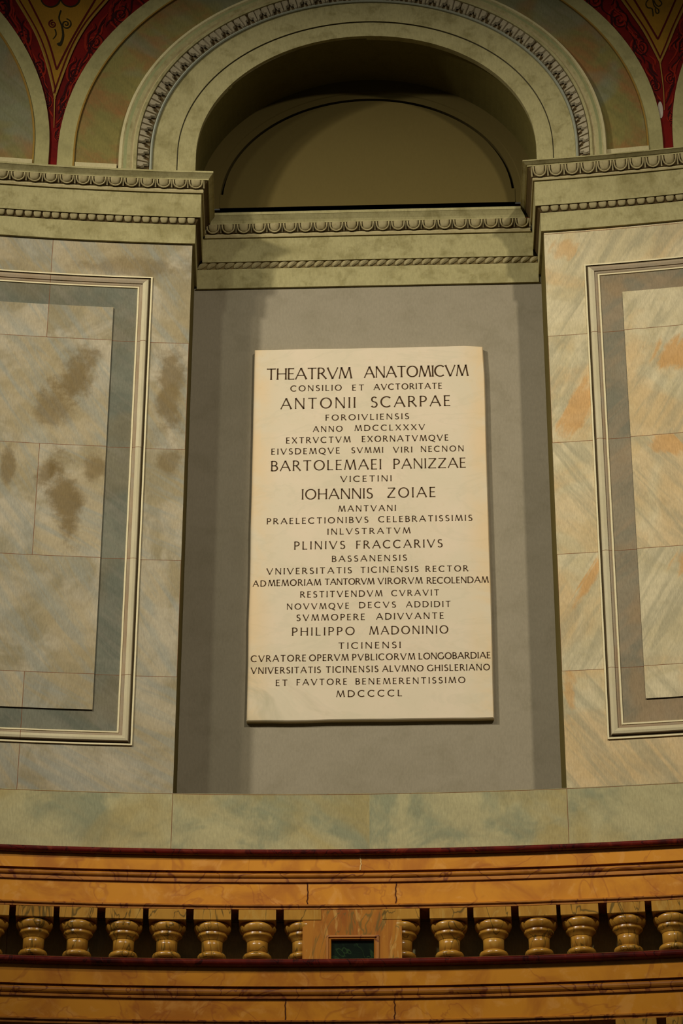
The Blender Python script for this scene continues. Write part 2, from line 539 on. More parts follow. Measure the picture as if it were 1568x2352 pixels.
b.grid([[(x, y, 0) for x in (-6, 6)] for y in (-3, 9.4)], flip=True)
struct(b.build('floor', M_floor), 'hall floor', 'floor')


# ------------------------------------------------------------------ mouldings swept along a plan path
class Plan:
    """a path seen from above with the room on its right; sweeps and places ornaments on it"""

    def __init__(self, pts, pre=None, post=None):
        self.p = [Vector((x, y)) for x, y in pts]
        q = ([Vector(pre)] if pre else []) + self.p + ([Vector(post)] if post else [])
        o = 1 if pre else 0
        self.m = []
        for i in range(len(self.p)):
            k = i + o
            ns = []
            for a_, b_ in ((k - 1, k), (k, k + 1)):
                if a_ >= 0 and b_ < len(q):
                    d = (q[b_] - q[a_]).normalized()
                    ns.append(Vector((d.y, -d.x)))
            self.m.append(ns[0] if len(ns) == 1 else (ns[0] + ns[1]) / (1 + ns[0].dot(ns[1])))
        self.len = [0.0]
        for i in range(1, len(self.p)):
            self.len.append(self.len[-1] + (self.p[i] - self.p[i - 1]).length)

    def off(self, d):
        return [self.p[i] + d * self.m[i] for i in range(len(self.p))]

    def sweep(self, b, prof, mi=0, smooth=False, seg_mi=None):
        """prof: (d, z) from the bottom up"""
        rows, uvr = [], []
        for d, z in prof:
            rows.append([(q.x, q.y, z + ZO) for q in self.off(d)])
            uvr.append([(l, z) for l in self.len])
        for i in range(len(rows) - 1):
            b.grid([rows[i], rows[i + 1]], [uvr[i], uvr[i + 1]], seg_mi[i] if seg_mi else mi, smooth, True)

    def frames(self, d, spacing):
        """ornament places: long runs only, whole numbers of repeats between the corners"""
        runs, cur = [], [0]
        for i in range(1, len(self.p)):
            cur.append(i)
            if i == len(self.p) - 1:
                runs.append(cur)
                break
            d0 = (self.p[i] - self.p[i - 1]).normalized()
            d1 = (self.p[i + 1] - self.p[i]).normalized()
            if d0.dot(d1) < 0.9:
                runs.append(cur)
                cur = [i]
        out = []
        o = self.off(d)
        for r in runs:
            L = [0.0]
            for k in range(1, len(r)): L.append(L[-1] + (o[r[k]] - o[r[k - 1]]).length)
            if L[-1] < 0.5: continue          # the short returns are plain
            n = max(1, int(round(L[-1] / spacing)))
            w = L[-1] / n
            for j in range(n):
                x = (j + 0.5) * w
                k = 0
                while k < len(L) - 2 and L[k + 1] < x: k += 1
                f = (x - L[k]) / (L[k + 1] - L[k])
                q = o[r[k]].lerp(o[r[k + 1]], f)
                t_ = (o[r[k + 1]] - o[r[k]]).normalized()
                out.append((q, t_, Vector((t_.y, -t_.x)), w))
        return out


def egg_course(b, plan, d, z0, z1, spacing, lean, mi_egg=0, bulge=0.022, rim=True, drop=1.0):
    """eggs in their shells with darts between them, leaning out by `lean` at the top"""
    for q, t_, nrm, w in plan.frames(d, spacing):
        T3, N3 = Vector((t_.x, t_.y, 0)), Vector((nrm.x, nrm.y, 0))

        def at(x, h, o):                    # x along, h 0..1 up the band, o out
            z = z0 + (z1 - z0) * h
            return Vector((q.x, q.y, z + ZO)) + T3 * x + N3 * (o + lean * h)
        rows = []
        for i in range(6):
            ph = math.pi * 0.5 * i / 5
            row = []
            for j in range(9):
                a_ = math.pi * j / 8
                x = (0.30 if rim else 0.42) * w * math.cos(a_) * math.cos(ph) ** 0.6
                o = 0.002 + bulge * math.sin(a_) ** 0.6 * (0.55 + 0.45 * math.sin(2 * ph)) * math.cos(ph) ** 0.3
                h = 1.0 - drop * 0.92 * math.sin(ph)
                row.append(at(x, h, o))
            rows.append(row)
        b.grid(rows, None, mi_egg, True)
        if rim:
            pts = []
            for j in range(11):
                a_ = math.pi * j / 10
                pts.append(at(0.405 * w * math.cos(a_), 1.0 - 1.0 * math.sin(a_) ** 0.7, 0.004))
            b.tube(pts, 0.0042, 5, mi_egg)
            for sx in (-0.5, 0.5):
                b.poly([at(sx * w - 0.05 * w, 0.02, 0.002), at(sx * w + 0.05 * w, 0.02, 0.002), at(sx * w, 0.95, 0.010)], None, mi_egg)
                b.poly([at(sx * w - 0.05 * w, 0.02, 0.002), at(sx * w, 0.95, 0.010), at(sx * w - 0.05 * w, 0.95, 0.0)], None, mi_egg)
                b.poly([at(sx * w + 0.05 * w, 0.02, 0.002), at(sx * w + 0.05 * w, 0.95, 0.0), at(sx * w, 0.95, 0.010)], None, mi_egg)


def leaf_course(b, plan, d, z0, z1, spacing, lean, mi=0, slant=0.0):
    for q, t_, nrm, w in plan.frames(d, spacing):
        T3, N3 = Vector((t_.x, t_.y, 0)), Vector((nrm.x, nrm.y, 0))

        def at(x, h, o):
            return Vector((q.x, q.y, z0 + (z1 - z0) * h + ZO)) + T3 * (x + slant * w * (h - 0.5)) + N3 * (o + lean * h)
        out = [(-0.40, 1.0), (-0.42, 0.55), (-0.22, 0.12), (0.0, 0.0), (0.22, 0.12), (0.42, 0.55), (0.40, 1.0)]
        mid = [(-0.12, 1.0), (-0.12, 0.6), (-0.06, 0.3), (0.0, 0.2), (0.06, 0.3), (0.12, 0.6), (0.12, 1.0)]
        b.grid([[at(x * w, h, 0.001) for x, h in out], [at(x * w, h, 0.005) for x, h in mid]], None, mi, False, True)
        b.poly([at(x * w, h, 0.005) for x, h in mid[::-1]], None, mi)


def arc_pts(s0, s1, n):
    return [(R * math.sin((s0 + (s1 - s0) * i / n) / R), R * math.cos((s0 + (s1 - s0) * i / n) / R)) for i in range(n + 1)]


fl, fr = P(-HW, 0), P(HW, 0)
plan_left = Plan(arc_pts(-2.4, -HW, 24) + [(XL, YB)], post=(XR, YB))
plan_right = Plan([(XR, YB)] + arc_pts(HW, 2.4, 24), pre=(XL, YB))
plan_niche = Plan([(XL, YB), (XR, YB)], pre=(fl.x, fl.y), post=(fr.x, fr.y))


def entablature(plan, L, label, egg_w, bead_w, cat='cornice', bead_style='egg'):
    """L: z of lower fascia bottom, its top, bead top, upper fascia top, fillet top, egg top, cymatium top"""
    z0, z1, z2, z3, z4, z5, z6 = L
    q = plan.p[len(plan.p) // 2]
    t = thing('entablature', (q.x, q.y, z0 + ZO), label, cat)
    b = MB(); plan.sweep(b, [(0, z0), (0.012, z0), (0.013, z1), (0.010, z1)]); b.build('lower_fascia', M_stone, t)
    b = MB()
    plan.sweep(b, [(0.010, z1), (0.012, z1 + 0.003), (0.026, z2 - 0.003), (0.033, z2)], 0)
    if bead_style == 'egg': egg_course(b, plan, 0.012, z1 + 0.001, z2 - 0.002, bead_w, 0.014, 1, 0.006, False)
    else: leaf_course(b, plan, 0.013, z1 + 0.001, z2 - 0.002, bead_w, 0.014, 1, 0.55)
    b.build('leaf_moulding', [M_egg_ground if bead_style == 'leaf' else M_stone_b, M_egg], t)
    b = MB(); plan.sweep(b, [(0.033, z2), (0.036, z2), (0.036, z3), (0.034, z3)]); b.build('upper_fascia', M_stone, t)
    b = MB()
    plan.sweep(b, [(0.034, z3), (0.044, z3), (0.046, z3 + (z4 - z3) * 0.5), (0.043, z4), (0.040, z4)], 0)
    b.build('fillet', M_egg, t)
    b = MB()
    plan.sweep(b, [(0.040, z4), (0.046, z4 + 0.003), (0.052, (z4 + z5) / 2), (0.066, z5)], 0)
    egg_course(b, plan, 0.047, z4 + 0.001, z5 - 0.001, egg_w, 0.018, 1, 0.010)
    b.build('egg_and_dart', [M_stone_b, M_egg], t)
    b = MB()
    h = z6 - z5
    plan.sweep(b, [(0.064, z5), (0.070, z5), (0.070, z5 + 0.006), (0.074, z5 + h * 0.3), (0.083, z5 + h * 0.55), (0.089, z5 + h * 0.70),
                   (0.091, z5 + h * 0.72), (0.091, z6 - 0.001), (0.089, z6), (-0.01, z6 + 0.004)], 0)
    b.build('cymatium', M_stone, t)
    return t


entablature(plan_left, (6.655, 6.759, 6.788, 6.922, 6.943, 6.978, 7.017), 'pale stone entablature with egg moulding left of the niche, turning into it', 0.077, 0.0425)
entablature(plan_right, (6.683, 6.784, 6.812, 6.951, 6.967, 7.015, 7.040), 'pale stone entablature with egg moulding right of the niche, turning into it', 0.077, 0.045)
entablature(plan_niche, (6.640, 6.749, 6.776, 6.912, 6.934, 6.973, 7.029), 'recessed pale entablature across the back of the niche above the plaque', 0.0745, 0.044, bead_style='leaf')


# ------------------------------------------------------------------ archivolts
def ring_pts(e, cs, zb0, zb1, n=72, a=AA, bb=AB, az=AZ, t0=math.pi, t1=0.0):
    c = cs - 0.008 - 0.048 * e if cs == 0 else cs
    out = []
    if t0 == math.pi: out.append((c - a - e, zb0))
    for i in range(n + 1):
        th = t0 + (t1 - t0) * i / n
        out.append((c + (a + e) * math.cos(th), az + (bb + e) * math.sin(th)))
    if t1 == 0.0: out.append((c + a + e, zb1))
    return out


def ring_sweep(b, prof, cs=0, zb=(7.03, 7.05), mi=0, smooth=False, seg_mi=None, **kw):
    rows, uv = [], []
    for e, d in prof:
        pts = ring_pts(e, cs, zb[0], zb[1], **kw)
        rows.append([P(s, z, d) for s, z in pts])
        uv.append(pts)
    for i in range(len(rows) - 1):
        b.grid([rows[i], rows[i + 1]], [uv[i], uv[i + 1]], seg_mi[i] if seg_mi else mi, smooth)


arch = thing('archivolt', P(0, 7.06), 'wide pale round arch moulding with carved leaf band framing the top of the niche', 'arch')
b = MB(); ring_sweep(b, [(0.0, -0.012), (0.0, 0.020), (0.082, 0.021)]); b.build('inner_band', M_stone, arch)
b = MB(); ring_sweep(b, [(0.082, 0.021), (0.0835, 0.016), (0.086, 0.016), (0.087, 0.026)]); b.build('incised_line', M_groove, arch)
b = MB(); ring_sweep(b, [(0.087, 0.026), (0.198, 0.030)]); b.build('outer_band', M_stone, arch)
b = MB(); ring_sweep(b, [(0.198, 0.030), (0.199, 0.038), (0.204, 0.042), (0.210, 0.038), (0.211, 0.022)], smooth=True); b.build('bead_fillet', M_blue, arch)
b = MB()
ring_sweep(b, [(0.211, 0.022), (0.235, 0.026), (0.268, 0.046)], 0)
LW = 0.072
per = ring_pts(0.24, 0, 7.06, 7.08, 400)
acc = [0.0]
for i in range(1, len(per)): acc.append(acc[-1] + math.dist(per[i], per[i - 1]))
nl = int(acc[-1] / LW)
inn = ring_pts(0.213, 0, 7.06, 7.08, 400)
outr = ring_pts(0.267, 0, 7.06, 7.08, 400)


def ring_at(x):
    k = 0
    x = min(max(x, 0), acc[-1] - 1e-6)
    lo, hi = 0, len(acc) - 1
    while hi - lo > 1:
        mid = (lo + hi) // 2
        if acc[mid] <= x: lo = mid
        else: hi = mid
    f = (x - acc[lo]) / max(1e-9, acc[hi] - acc[lo])
    lerp = lambda A_, B_: (A_[0] + (B_[0] - A_[0]) * f, A_[1] + (B_[1] - A_[1]) * f)
    return lerp(inn[lo], inn[hi]), lerp(outr[lo], outr[hi])


rng = random.Random(4)
for j in range(nl):
    x0 = (j + 0.5) * acc[-1] / nl
    w = acc[-1] / nl
    wob = rng.uniform(-0.08, 0.08)

    def at(x, h, o):
        p_, q_ = ring_at(x0 + x * w + wob * w * h)
        return P(p_[0] + (q_[0] - p_[0]) * h, p_[1] + (q_[1] - p_[1]) * h, 0.023 + 0.022 * h + o)
    for sx in (-1, 1):                      # two lobes of the leaf and its tip
        o1 = [(0.01, 1.0), (0.47, 1.0), (0.485, 0.66), (0.40, 0.40), (0.27, 0.40), (0.22, 0.06), (0.01, 0.02)]
        i1 = [(0.06, 0.95), (0.38, 0.95), (0.41, 0.72), (0.33, 0.52), (0.20, 0.48), (0.15, 0.20), (0.05, 0.14)]
        oo = [at(sx * x, h, 0.001) for x, h in o1] + [at(sx * o1[0][0], o1[0][1], 0.001)]
        ii = [at(sx * x, h, 0.010) for x, h in i1] + [at(sx * i1[0][0], i1[0][1], 0.010)]
        b.grid([oo, ii], None, 1, False, sx > 0)
        b.poly([at(sx * x, h, 0.010) for x, h in (i1 if sx < 0 else i1[::-1])], None, 1)
    b.poly([at(0.40, 0.04, 0.002), at(0.60, 0.04, 0.002), at(0.5, 0.36, 0.012)], None, 1)
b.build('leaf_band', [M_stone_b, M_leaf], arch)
b = MB(); ring_sweep(b, [(0.268, 0.046), (0.270, 0.056), (0.282, 0.058), (0.286, 0.050)]); b.build('upper_fillet', M_stone, arch)
b = MB()
ring_sweep(b, [(0.286, 0.050), (0.290, 0.046), (0.300, 0.050), (0.316, 0.052), (0.330, 0.050), (0.338, 0.052), (0.350, 0.050), (0.354, 0.020)],
           seg_mi=[1, 1, 0, 2, 0, 3, 3])
b.build('crown_moulding', [M_stone, M_egg, M_green, M_stone_w], arch)
b = MB(); ring_sweep(b, [(0.354, 0.012), (0.555, 0.012)]); b.build('marbled_field', M_field, arch)
b = MB(); ring_sweep(b, [(0.553, 0.010), (0.555, 0.020), (0.562, 0.020), (0.563, 0.015), (0.632, 0.015), (0.634, 0.002)], seg_mi=[1, 1, 0, 0, 0])
b.build('outer_border', [M_border, M_goldline], arch)
for sg, z in ((-1, 7.079), (1, 7.104)):
    b = MB()
    e0, e1 = 0.356, 0.556
    c0 = -0.008 - 0.048 * 0.45
    xs = [c0 + sg * (AA + e0 + (e1 - e0) * i / 6) for i in range(7)]
    rows = [[P(x, zz, d) for x in xs] for zz, d in ((z - 0.02, 0.02), (z - 0.02, 0.024), (z + 0.008, 0.024), (z + 0.010, 0.012))]
    b.grid(rows, None, 0, False, sg > 0)
    b.build('foot_fillet', M_stone_w, arch)

for sg, cs, lab in ((-1, -2.985, 'edge of the next round arch at the left side, pale border around marbled field'),
                    (1, 2.915, 'edge of the next round arch at the right side, pale border only')):
    kw = dict(t0=math.pi * 0.5, t1=0.0, n=40) if sg < 0 else dict(t0=math.pi, t1=math.pi * 0.5, n=40)
    zb = (7.03, 7.03) if sg < 0 else (7.05, 7.05)
    t = thing('archivolt', P(cs - sg * 1.45, 7.06), lab, 'arch')
    b = MB(); ring_sweep(b, [(0.30, 0.012), (0.555, 0.012)], cs, zb, **kw); b.build('marbled_field', M_field, t)
    b = MB(); ring_sweep(b, [(0.553, 0.010), (0.555, 0.020), (0.562, 0.020), (0.563, 0.015), (0.632, 0.015), (0.634, 0.002)], cs, zb, seg_mi=[1, 1, 0, 0, 0], **kw)
    b.build('outer_border', [M_border, M_goldline], t)
    if sg < 0:
        b = MB()
        xs = [cs + AA + 0.30 + 0.256 * i / 6 for i in range(7)]
        rows = [[P(x, zz, d) for x in xs] for zz, d in ((7.055, 0.02), (7.055, 0.024), (7.087, 0.024), (7.089, 0.012))]
        b.grid(rows, None, 0, False, True)
        b.build('foot_fillet', M_stone_w, t)


# ------------------------------------------------------------------ lunette closing the niche above its entablature
lun = thing('lunette', (0, YB, 7.03 + ZO), 'flat olive lunette panel with thin dark arched groove closing the niche top', 'panel')
xm, xh = (XL + XR) / 2, (XR - XL) / 2


def lun_row(e, y, z_min, n=72):
    """arc lying e inside the back edge of the soffit, cut off at z_min"""
    a_, b_ = xh - e, AB - e * 1.02
    out = []
    s_ = (z_min - AZ) / b_
    t0 = math.asin(max(-0.99, min(0.99, s_)))
    for i in range(n + 1):
        th = math.pi - t0 - (math.pi - 2 * t0) * i / n
        out.append((xm + a_ * math.cos(th), y, AZ + b_ * math.sin(th) + ZO))
    return out


ZG = 7.192
b = MB()
z0 = 7.113
b.grid([lun_row(-0.01, YB - 0.006, z0), lun_row(0.075, YB - 0.006, z0)], None, 0, False, False)
b.grid([lun_row(0.075, YB - 0.006, z0), lun_row(0.079, YB - 0.002, z0)], None, 0)
b.grid([lun_row(0.079, YB - 0.002, z0), lun_row(0.112, YB - 0.002, z0)], None, 0)
b.grid([lun_row(0.112, YB - 0.002, z0), lun_row(0.112, YB + 0.05, z0)], None, 0)
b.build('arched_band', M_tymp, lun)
b = MB()
b.poly([(x, YB + 0.05, z) for x, y, z in lun_row(0.10, 0, ZG)][::-1])
b.build('groove_back', M_crack, lun)
b = MB()
top = lun_row(0.126, YB - 0.002, ZG)
b.poly(top[::-1])
b.grid([top, [(x, YB + 0.05, z) for x, y, z in top]], None, 0, False, True)
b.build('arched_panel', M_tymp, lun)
b = MB()
b.box(xm - xh + 0.112, xm + xh - 0.112, YB - 0.0045, YB + 0.05, z0 + ZO, ZG + 0.002 + ZO)
b.box(xm - xh + 0.112, xm + xh - 0.112, YB - 0.0060, YB + 0.05, z0 + ZO, z0 + 0.012 + ZO)
b.build('bottom_rail', M_tymp, lun)
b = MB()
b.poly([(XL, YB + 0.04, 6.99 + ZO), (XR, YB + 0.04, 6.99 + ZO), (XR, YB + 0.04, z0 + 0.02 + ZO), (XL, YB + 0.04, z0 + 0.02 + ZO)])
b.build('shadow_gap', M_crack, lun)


# ------------------------------------------------------------------ painted ashlar panels with their mouldings
def panel(s0, s1, z0, z1, strip_z0, strip_z1, in_z0, in_z1, label, mats, fw_=0.0665, strip=0.103, mirror=1):
    """raised panel: moulded frame, grey strip and inner slab; s0 < s1"""
    Ms, Mi = mats
    t = thing('wall_panel', P((s0 + s1) / 2, z0), label, 'panel')

    def rect(e, zlo, zhi, d, n=10):
        pts = []
        a_, c_ = s0 + e, s1 - e
        for i in range(n + 1): pts.append((a_ + (c_ - a_) * i / n, zlo))
        for i in range(1, n + 1): pts.append((c_, zlo + (zhi - zlo) * i / n))
        for i in range(1, n + 1): pts.append((c_ - (c_ - a_) * i / n, zhi))
        for i in range(1, n + 1): pts.append((a_, zhi - (zhi - zlo) * i / n))
        return [P(s, z, d) for s, z in pts], pts
    prof = [(0.0, 0.0), (0.0, 0.007), (0.007, 0.007), (0.008, 0.002), (0.015, 0.002), (0.017, 0.010), (0.020, 0.014), (0.030, 0.016), (0.043, 0.013),
            (0.045, 0.008), (0.052, 0.008), (0.058, 0.004), (0.059, 0.008), (0.0655, 0.008), (0.0665, 0.003)]
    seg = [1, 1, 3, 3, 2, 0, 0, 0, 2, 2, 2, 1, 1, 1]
    b = MB()
    rows = []
    for e, d in prof:
        f = e / 0.0665
        rows.append(rect(f * fw_, z0 + (strip_z0 - z0) * f, z1 + (strip_z1 - z1) * f, d))
    for i in range(len(rows) - 1):
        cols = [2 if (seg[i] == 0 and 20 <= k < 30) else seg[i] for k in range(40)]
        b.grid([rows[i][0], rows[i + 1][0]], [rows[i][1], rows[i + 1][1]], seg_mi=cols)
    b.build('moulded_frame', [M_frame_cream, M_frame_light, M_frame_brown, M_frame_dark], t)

    def slab(e, zlo, zhi, d, m_, nm):
        b = MB()
        a_, c_ = s0 + e, s1 - e
        xs = [a_ + (c_ - a_) * i / 12 for i in range(13)]
        b.grid([[P(s, z, d) for s in xs] for z in (zlo, zhi)], [[(s, z) for s in xs] for z in (zlo, zhi)], 0, False, True)
        r1, u1 = rect(e, zlo, zhi, d)
        r2, u2 = rect(e, zlo, zhi, 0.0)
        b.grid([r1, r2], [u1, u2], 1, False, True)
        b.build(nm, [m_, M_frame_dark], t)
    slab(fw_ - 0.001, strip_z0 - 0.001, strip_z1 + 0.001, 0.003, Ms, 'grey_border')
    slab(fw_ + strip, in_z0, in_z1, 0.010, Mi, 'inner_slab')
    return t


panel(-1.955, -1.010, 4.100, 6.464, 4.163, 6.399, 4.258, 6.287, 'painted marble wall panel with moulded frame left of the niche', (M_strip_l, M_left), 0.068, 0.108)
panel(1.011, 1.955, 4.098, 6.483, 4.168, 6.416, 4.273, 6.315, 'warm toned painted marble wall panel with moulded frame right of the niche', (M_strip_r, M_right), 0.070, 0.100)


# ------------------------------------------------------------------ crimson spandrels with ochre points
def ribbon(b, pts, w, d, mi=0):
    n = len(pts)
    L, Rr = [], []
    for i in range(n):
        a_, c_ = pts[max(0, i - 1)], pts[min(n - 1, i + 1)]
        dx, dz = c_[0] - a_[0], c_[1] - a_[1]
        l = math.hypot(dx, dz) or 1
        ww = (w(i / (n - 1)) if callable(w) else w) / 2
        L.append(P(pts[i][0] - dz / l * ww, pts[i][1] + dx / l * ww, d))
        Rr.append(P(pts[i][0] + dz / l * ww, pts[i][1] - dx / l * ww, d))
    b.grid([L, Rr], None, mi)


def spiral(cx, cz, r, turns, a0, sg):
    n = 34
    out = []
    for i in range(n + 1):
        f = i / n
        a_ = a0 + sg * turns * 2 * math.pi * f
        rr = r * (1 - 0.88 * f)
        out.append((cx + rr * math.cos(a_), cz + rr * math.sin(a_) * 1.22))
    return out


def smooth(pts, n=8):
    out = []
    for i in range(len(pts) - 1):
        p0, p1, p2, p3 = pts[max(0, i - 1)], pts[i], pts[i + 1], pts[min(len(pts) - 1, i + 2)]
        for k in range(n):
            t_ = k / n
            out.append(tuple(0.5 * (2 * p1[j] + (p2[j] - p0[j]) * t_ + (2 * p0[j] - 5 * p1[j] + 4 * p2[j] - p3[j]) * t_ ** 2 + (3 * p1[j] - p0[j] - 3 * p2[j] + p3[j]) * t_ ** 3) for j in (0, 1)))
    out.append(pts[-1])
    return out


def edge_main(z, sg, e=0.632):
    c = -0.008 - 0.048 * e
    q = max(0, 1 - (max(0, z - AZ) / (AB + e)) ** 2)
    return c + sg * (AA + e) * math.sqrt(q)


def edge_next(z, sg, e=0.632):
    cs = -2.985 if sg < 0 else 2.915
    q = max(0, 1 - (max(0, z - AZ) / (AB + e)) ** 2)
    return cs - sg * (AA + e) * math.sqrt(q)


def spandrel(sg, z_foot, gl, gr, il, ir, vline, spirals, label):
    t = thing('painted_spandrel', P(gl[0][0], z_foot), label, 'spandrel')
    b = MB()
    rows, uv = [], []
    zt = 8.42
    for i in range(50):
        z = z_foot + (zt - z_foot) * i / 49
        x0, x1 = edge_next(z, sg), edge_main(z, sg)
        if sg > 0: x0, x1 = x1, x0
        rows.append([P(x0 + (x1 - x0) * k / 8, z, 0.003) for k in range(9)])
    b.grid(rows, None, 0, False, True)
    b.build('crimson_field', M_red, t)
    # scrolls in the crimson
    arms = [(MB(), MB()), (MB(), MB())]
    for (x, z, r) in spirals:
        bl, bd = arms[0 if x < gl[0][0] else 1]
        s_ = 1 if (x < gl[0][0]) == (sg < 0) else -1
        sp = spiral(x, z, r, 1.9, math.pi * 0.5, s_)
        ribbon(bl, sp, lambda f, r=r: r * (0.30 - 0.16 * f), 0.0045)
        sp2 = [(p[0] + 0.22 * r, p[1] - 0.1 * r) for p in sp]
        ribbon(bd, sp2, lambda f, r=r: r * (0.17 - 0.07 * f), 0.0052)
        # leaves flowing up and down from the scroll
        for dz, q in ((1, 1.0), (-1, 0.8)):
            xe = (edge_next(z + dz * 2.2 * r, sg) + gl[0][0]) / 2 if (x < gl[0][0]) == (sg < 0) else (edge_main(z + dz * 2.2 * r, sg) + gl[0][0]) / 2
            sh = smooth([(x + s_ * r * 1.0, z), (x + s_ * r * 0.9, z + dz * r * 1.1), (x + s_ * r * 0.2, z + dz * r * 2.0), (x + s_ * r * 0.35, z + dz * r * 2.7)], 7)
            ribbon(bl, sh, lambda f, r=r: r * 0.32 * (1 - 0.8 * f), 0.0046)
            sh2 = [(p[0] - s_ * 0.34 * r, p[1]) for p in sh]
            ribbon(bd, sh2, lambda f, r=r: r * 0.22 * (1 - 0.7 * f), 0.0053)
    rg = random.Random(5 if sg < 0 else 9)
    for side in (0, 1):
        bl, bd = arms[side]                 # long leaf strokes running up both arms of the field
        for k in range(48):
            z = z_foot + 0.12 + 1.0 * k / 48
            lo_, hi_ = edge_next(z, sg), edge_main(z, sg)
            if lo_ > hi_: lo_, hi_ = hi_, lo_
            gz = max(0.0, z - gl[0][1])
            g0, g1 = gl[0][0] - 0.42 * gz, gl[0][0] + 0.38 * gz
            xa, xb = (lo_, g0) if side == 0 else (g1, hi_)
            wd = xb - xa
            if wd < 0.02: continue
            lean = -0.42 if side == 0 else 0.42
            x = xa + wd * rg.uniform(0.15, 0.85)
            ln = rg.uniform(0.06, 0.15)
            am = wd * rg.uniform(0.05, 0.12)
            pts = [(x + lean * ln * f + am * math.sin(f * 5 + k), z + ln * f) for f in [i / 9 for i in range(10)]]
            pts = [p for p in pts if min(edge_next(p[1], sg), edge_main(p[1], sg)) + 0.01 < p[0] < max(edge_next(p[1], sg), edge_main(p[1], sg)) - 0.01]
            if len(pts) < 4: continue
            ribbon(bd if k % 2 else bl, pts, lambda f: 0.009 * math.sin(math.pi * (0.1 + 0.85 * f)), 0.0050 + 0.0001 * (k % 5))
    for bl, bd in arms:
        bl.build('light_scroll', M_redlight, t)
        bd.build('dark_scroll', M_reddark, t)
    # ochre point
    b = MB()
    n = 24
    L, Rr = smooth(gl, 8), smooth(gr, 8)

    def x_at(c, z):
        for i in range(len(c) - 1):
            if c[i][1] <= z <= c[i + 1][1]:
                f = (z - c[i][1]) / (c[i + 1][1] - c[i][1] + 1e-9)
                return c[i][0] + (c[i + 1][0] - c[i][0]) * f
        d = (c[-1][0] - c[-3][0]) / (c[-1][1] - c[-3][1])
        return c[-1][0] + d * (z - c[-1][1])
    zt = 8.30
    rows = []
    za = gl[0][1]
    for i in range(n + 1):
        z = za + (zt - za) * i / n
        x0, x1 = x_at(L, z), x_at(Rr, z)
        if i == 0: x1 = x0 + 0.002
        rows.append([P(x0 + (x1 - x0) * k / 4, z, 0.007) for k in range(5)])
    b.grid(rows, None, 0, False, True)
    b.build('ochre_point', M_gold, t)
    b, b2 = MB(), MB()
    for c, s_ in ((L, 1), (Rr, -1)):
        zz = [za + 0.03 + (zt - za - 0.03) * i / n for i in range(n + 1)]
        ribbon(b, [(x_at(c, z) + s_ * (0.013 + 0.010 * (z - za)), z) for z in zz], 0.007, 0.0085)
        ribbon(b2, [(x_at(c, z) + s_ * 0.002, z) for z in [za] + zz], 0.008, 0.0085)
    for c in (smooth(il, 6), smooth(ir, 6)):
        zz = [c[0][1] + (zt - c[0][1]) * i / n for i in range(n + 1)]
        ribbon(b, [(x_at(c, z), z) for z in zz], 0.009, 0.0085)
    b.build('maroon_line', M_maroon, t)
    ribbon(b2, smooth(vline, 6), lambda f: 0.006 * (1 - 0.6 * f), 0.0085)
    b2.build('ochre_line', M_goldline, t)
    return t


tl = spandrel(-1, 7.07, [(-1.523, 7.463), (-1.573, 7.663), (-1.64, 7.85), (-1.744, 8.042)],
              [(-1.523, 7.463), (-1.485, 7.628), (-1.442, 7.788), (-1.381, 7.937), (-1.296, 8.081)],
              [(-1.523, 7.639), (-1.582, 7.834), (-1.674, 8.035)], [(-1.523, 7.639), (-1.456, 7.837), (-1.359, 8.077)],
              [(-1.523, 7.463), (-1.517, 7.29)],
              [(-1.612, 7.644, .034), (-1.436, 7.63, .036), (-1.35, 7.825, .042), (-1.234, 8.005, .046), (-1.476, 7.432, .026), (-1.556, 7.446, .022), (-1.70, 7.82, .04), (-1.81, 8.0, .044), (-1.11, 8.16, .045), (-1.498, 7.25, .016)],
              'crimson painted spandrel with ochre point and black scroll, upper left corner')
b, b2 = MB(), MB()
for cx, cz, r, sg in ((-1.558, 7.915, 0.021, 1), (-1.492, 7.921, 0.027, -1)):
    ribbon(b if sg < 0 else b2, spiral(cx, cz, r, 1.7, 0.5 * math.pi, sg), 0.006, 0.0092)
ribbon(b, smooth([(-1.522, 8.004), (-1.529, 7.954), (-1.512, 7.905), (-1.503, 7.845), (-1.514, 7.793), (-1.526, 7.80)], 6), lambda f: 0.006 + 0.012 * f * f, 0.0095)
ribbon(b, smooth([(-1.545, 7.885), (-1.538, 7.852), (-1.552, 7.822)], 6), lambda f: 0.007 * (1 - 0.6 * f), 0.0095)
for cx, cz in ((-1.577, 8.075), (-1.48, 8.085)):
    cu_ = [(cx + 0.047 * math.cos(k * math.pi / 12), cz + 0.055 * math.sin(k * math.pi / 12)) for k in range(25)]
    ribbon(b, cu_, 0.007, 0.0095)
b.build('black_scroll', M_ink, tl)
b2.build('maroon_scroll', M_maroon, tl)
b = MB()
for cx, cz in ((-1.577, 8.075), (-1.48, 8.085)):
    b.poly([P(cx + 0.043 * math.cos(k * math.pi / 12), cz + 0.051 * math.sin(k * math.pi / 12), 0.0090) for k in range(24)][::-1])
b.build('crimson_lobe', M_red, tl)
trr = spandrel(1, 7.095, [(1.427, 7.6), (1.364, 7.785), (1.31, 7.906), (1.259, 8.012)], [(1.427, 7.6), (1.471, 7.701), (1.511, 7.802), (1.555, 7.899)],
               [(1.424, 7.745), (1.373, 7.876), (1.324, 7.998)], [(1.424, 7.745), (1.476, 7.862), (1.521, 7.969)], [(1.427, 7.6), (1.434, 7.45), (1.431, 7.32)],
               [(1.236, 7.893, .044), (1.33, 7.705, .038), (1.392, 7.47, .026), (1.468, 7.505, .027), (1.53, 7.70, .036), (1.12, 8.03, .044), (1.458, 7.27, .018), (1.60, 7.84, .04)],
               'crimson painted spandrel with ochre point and thin loops, upper right corner')
b = MB()
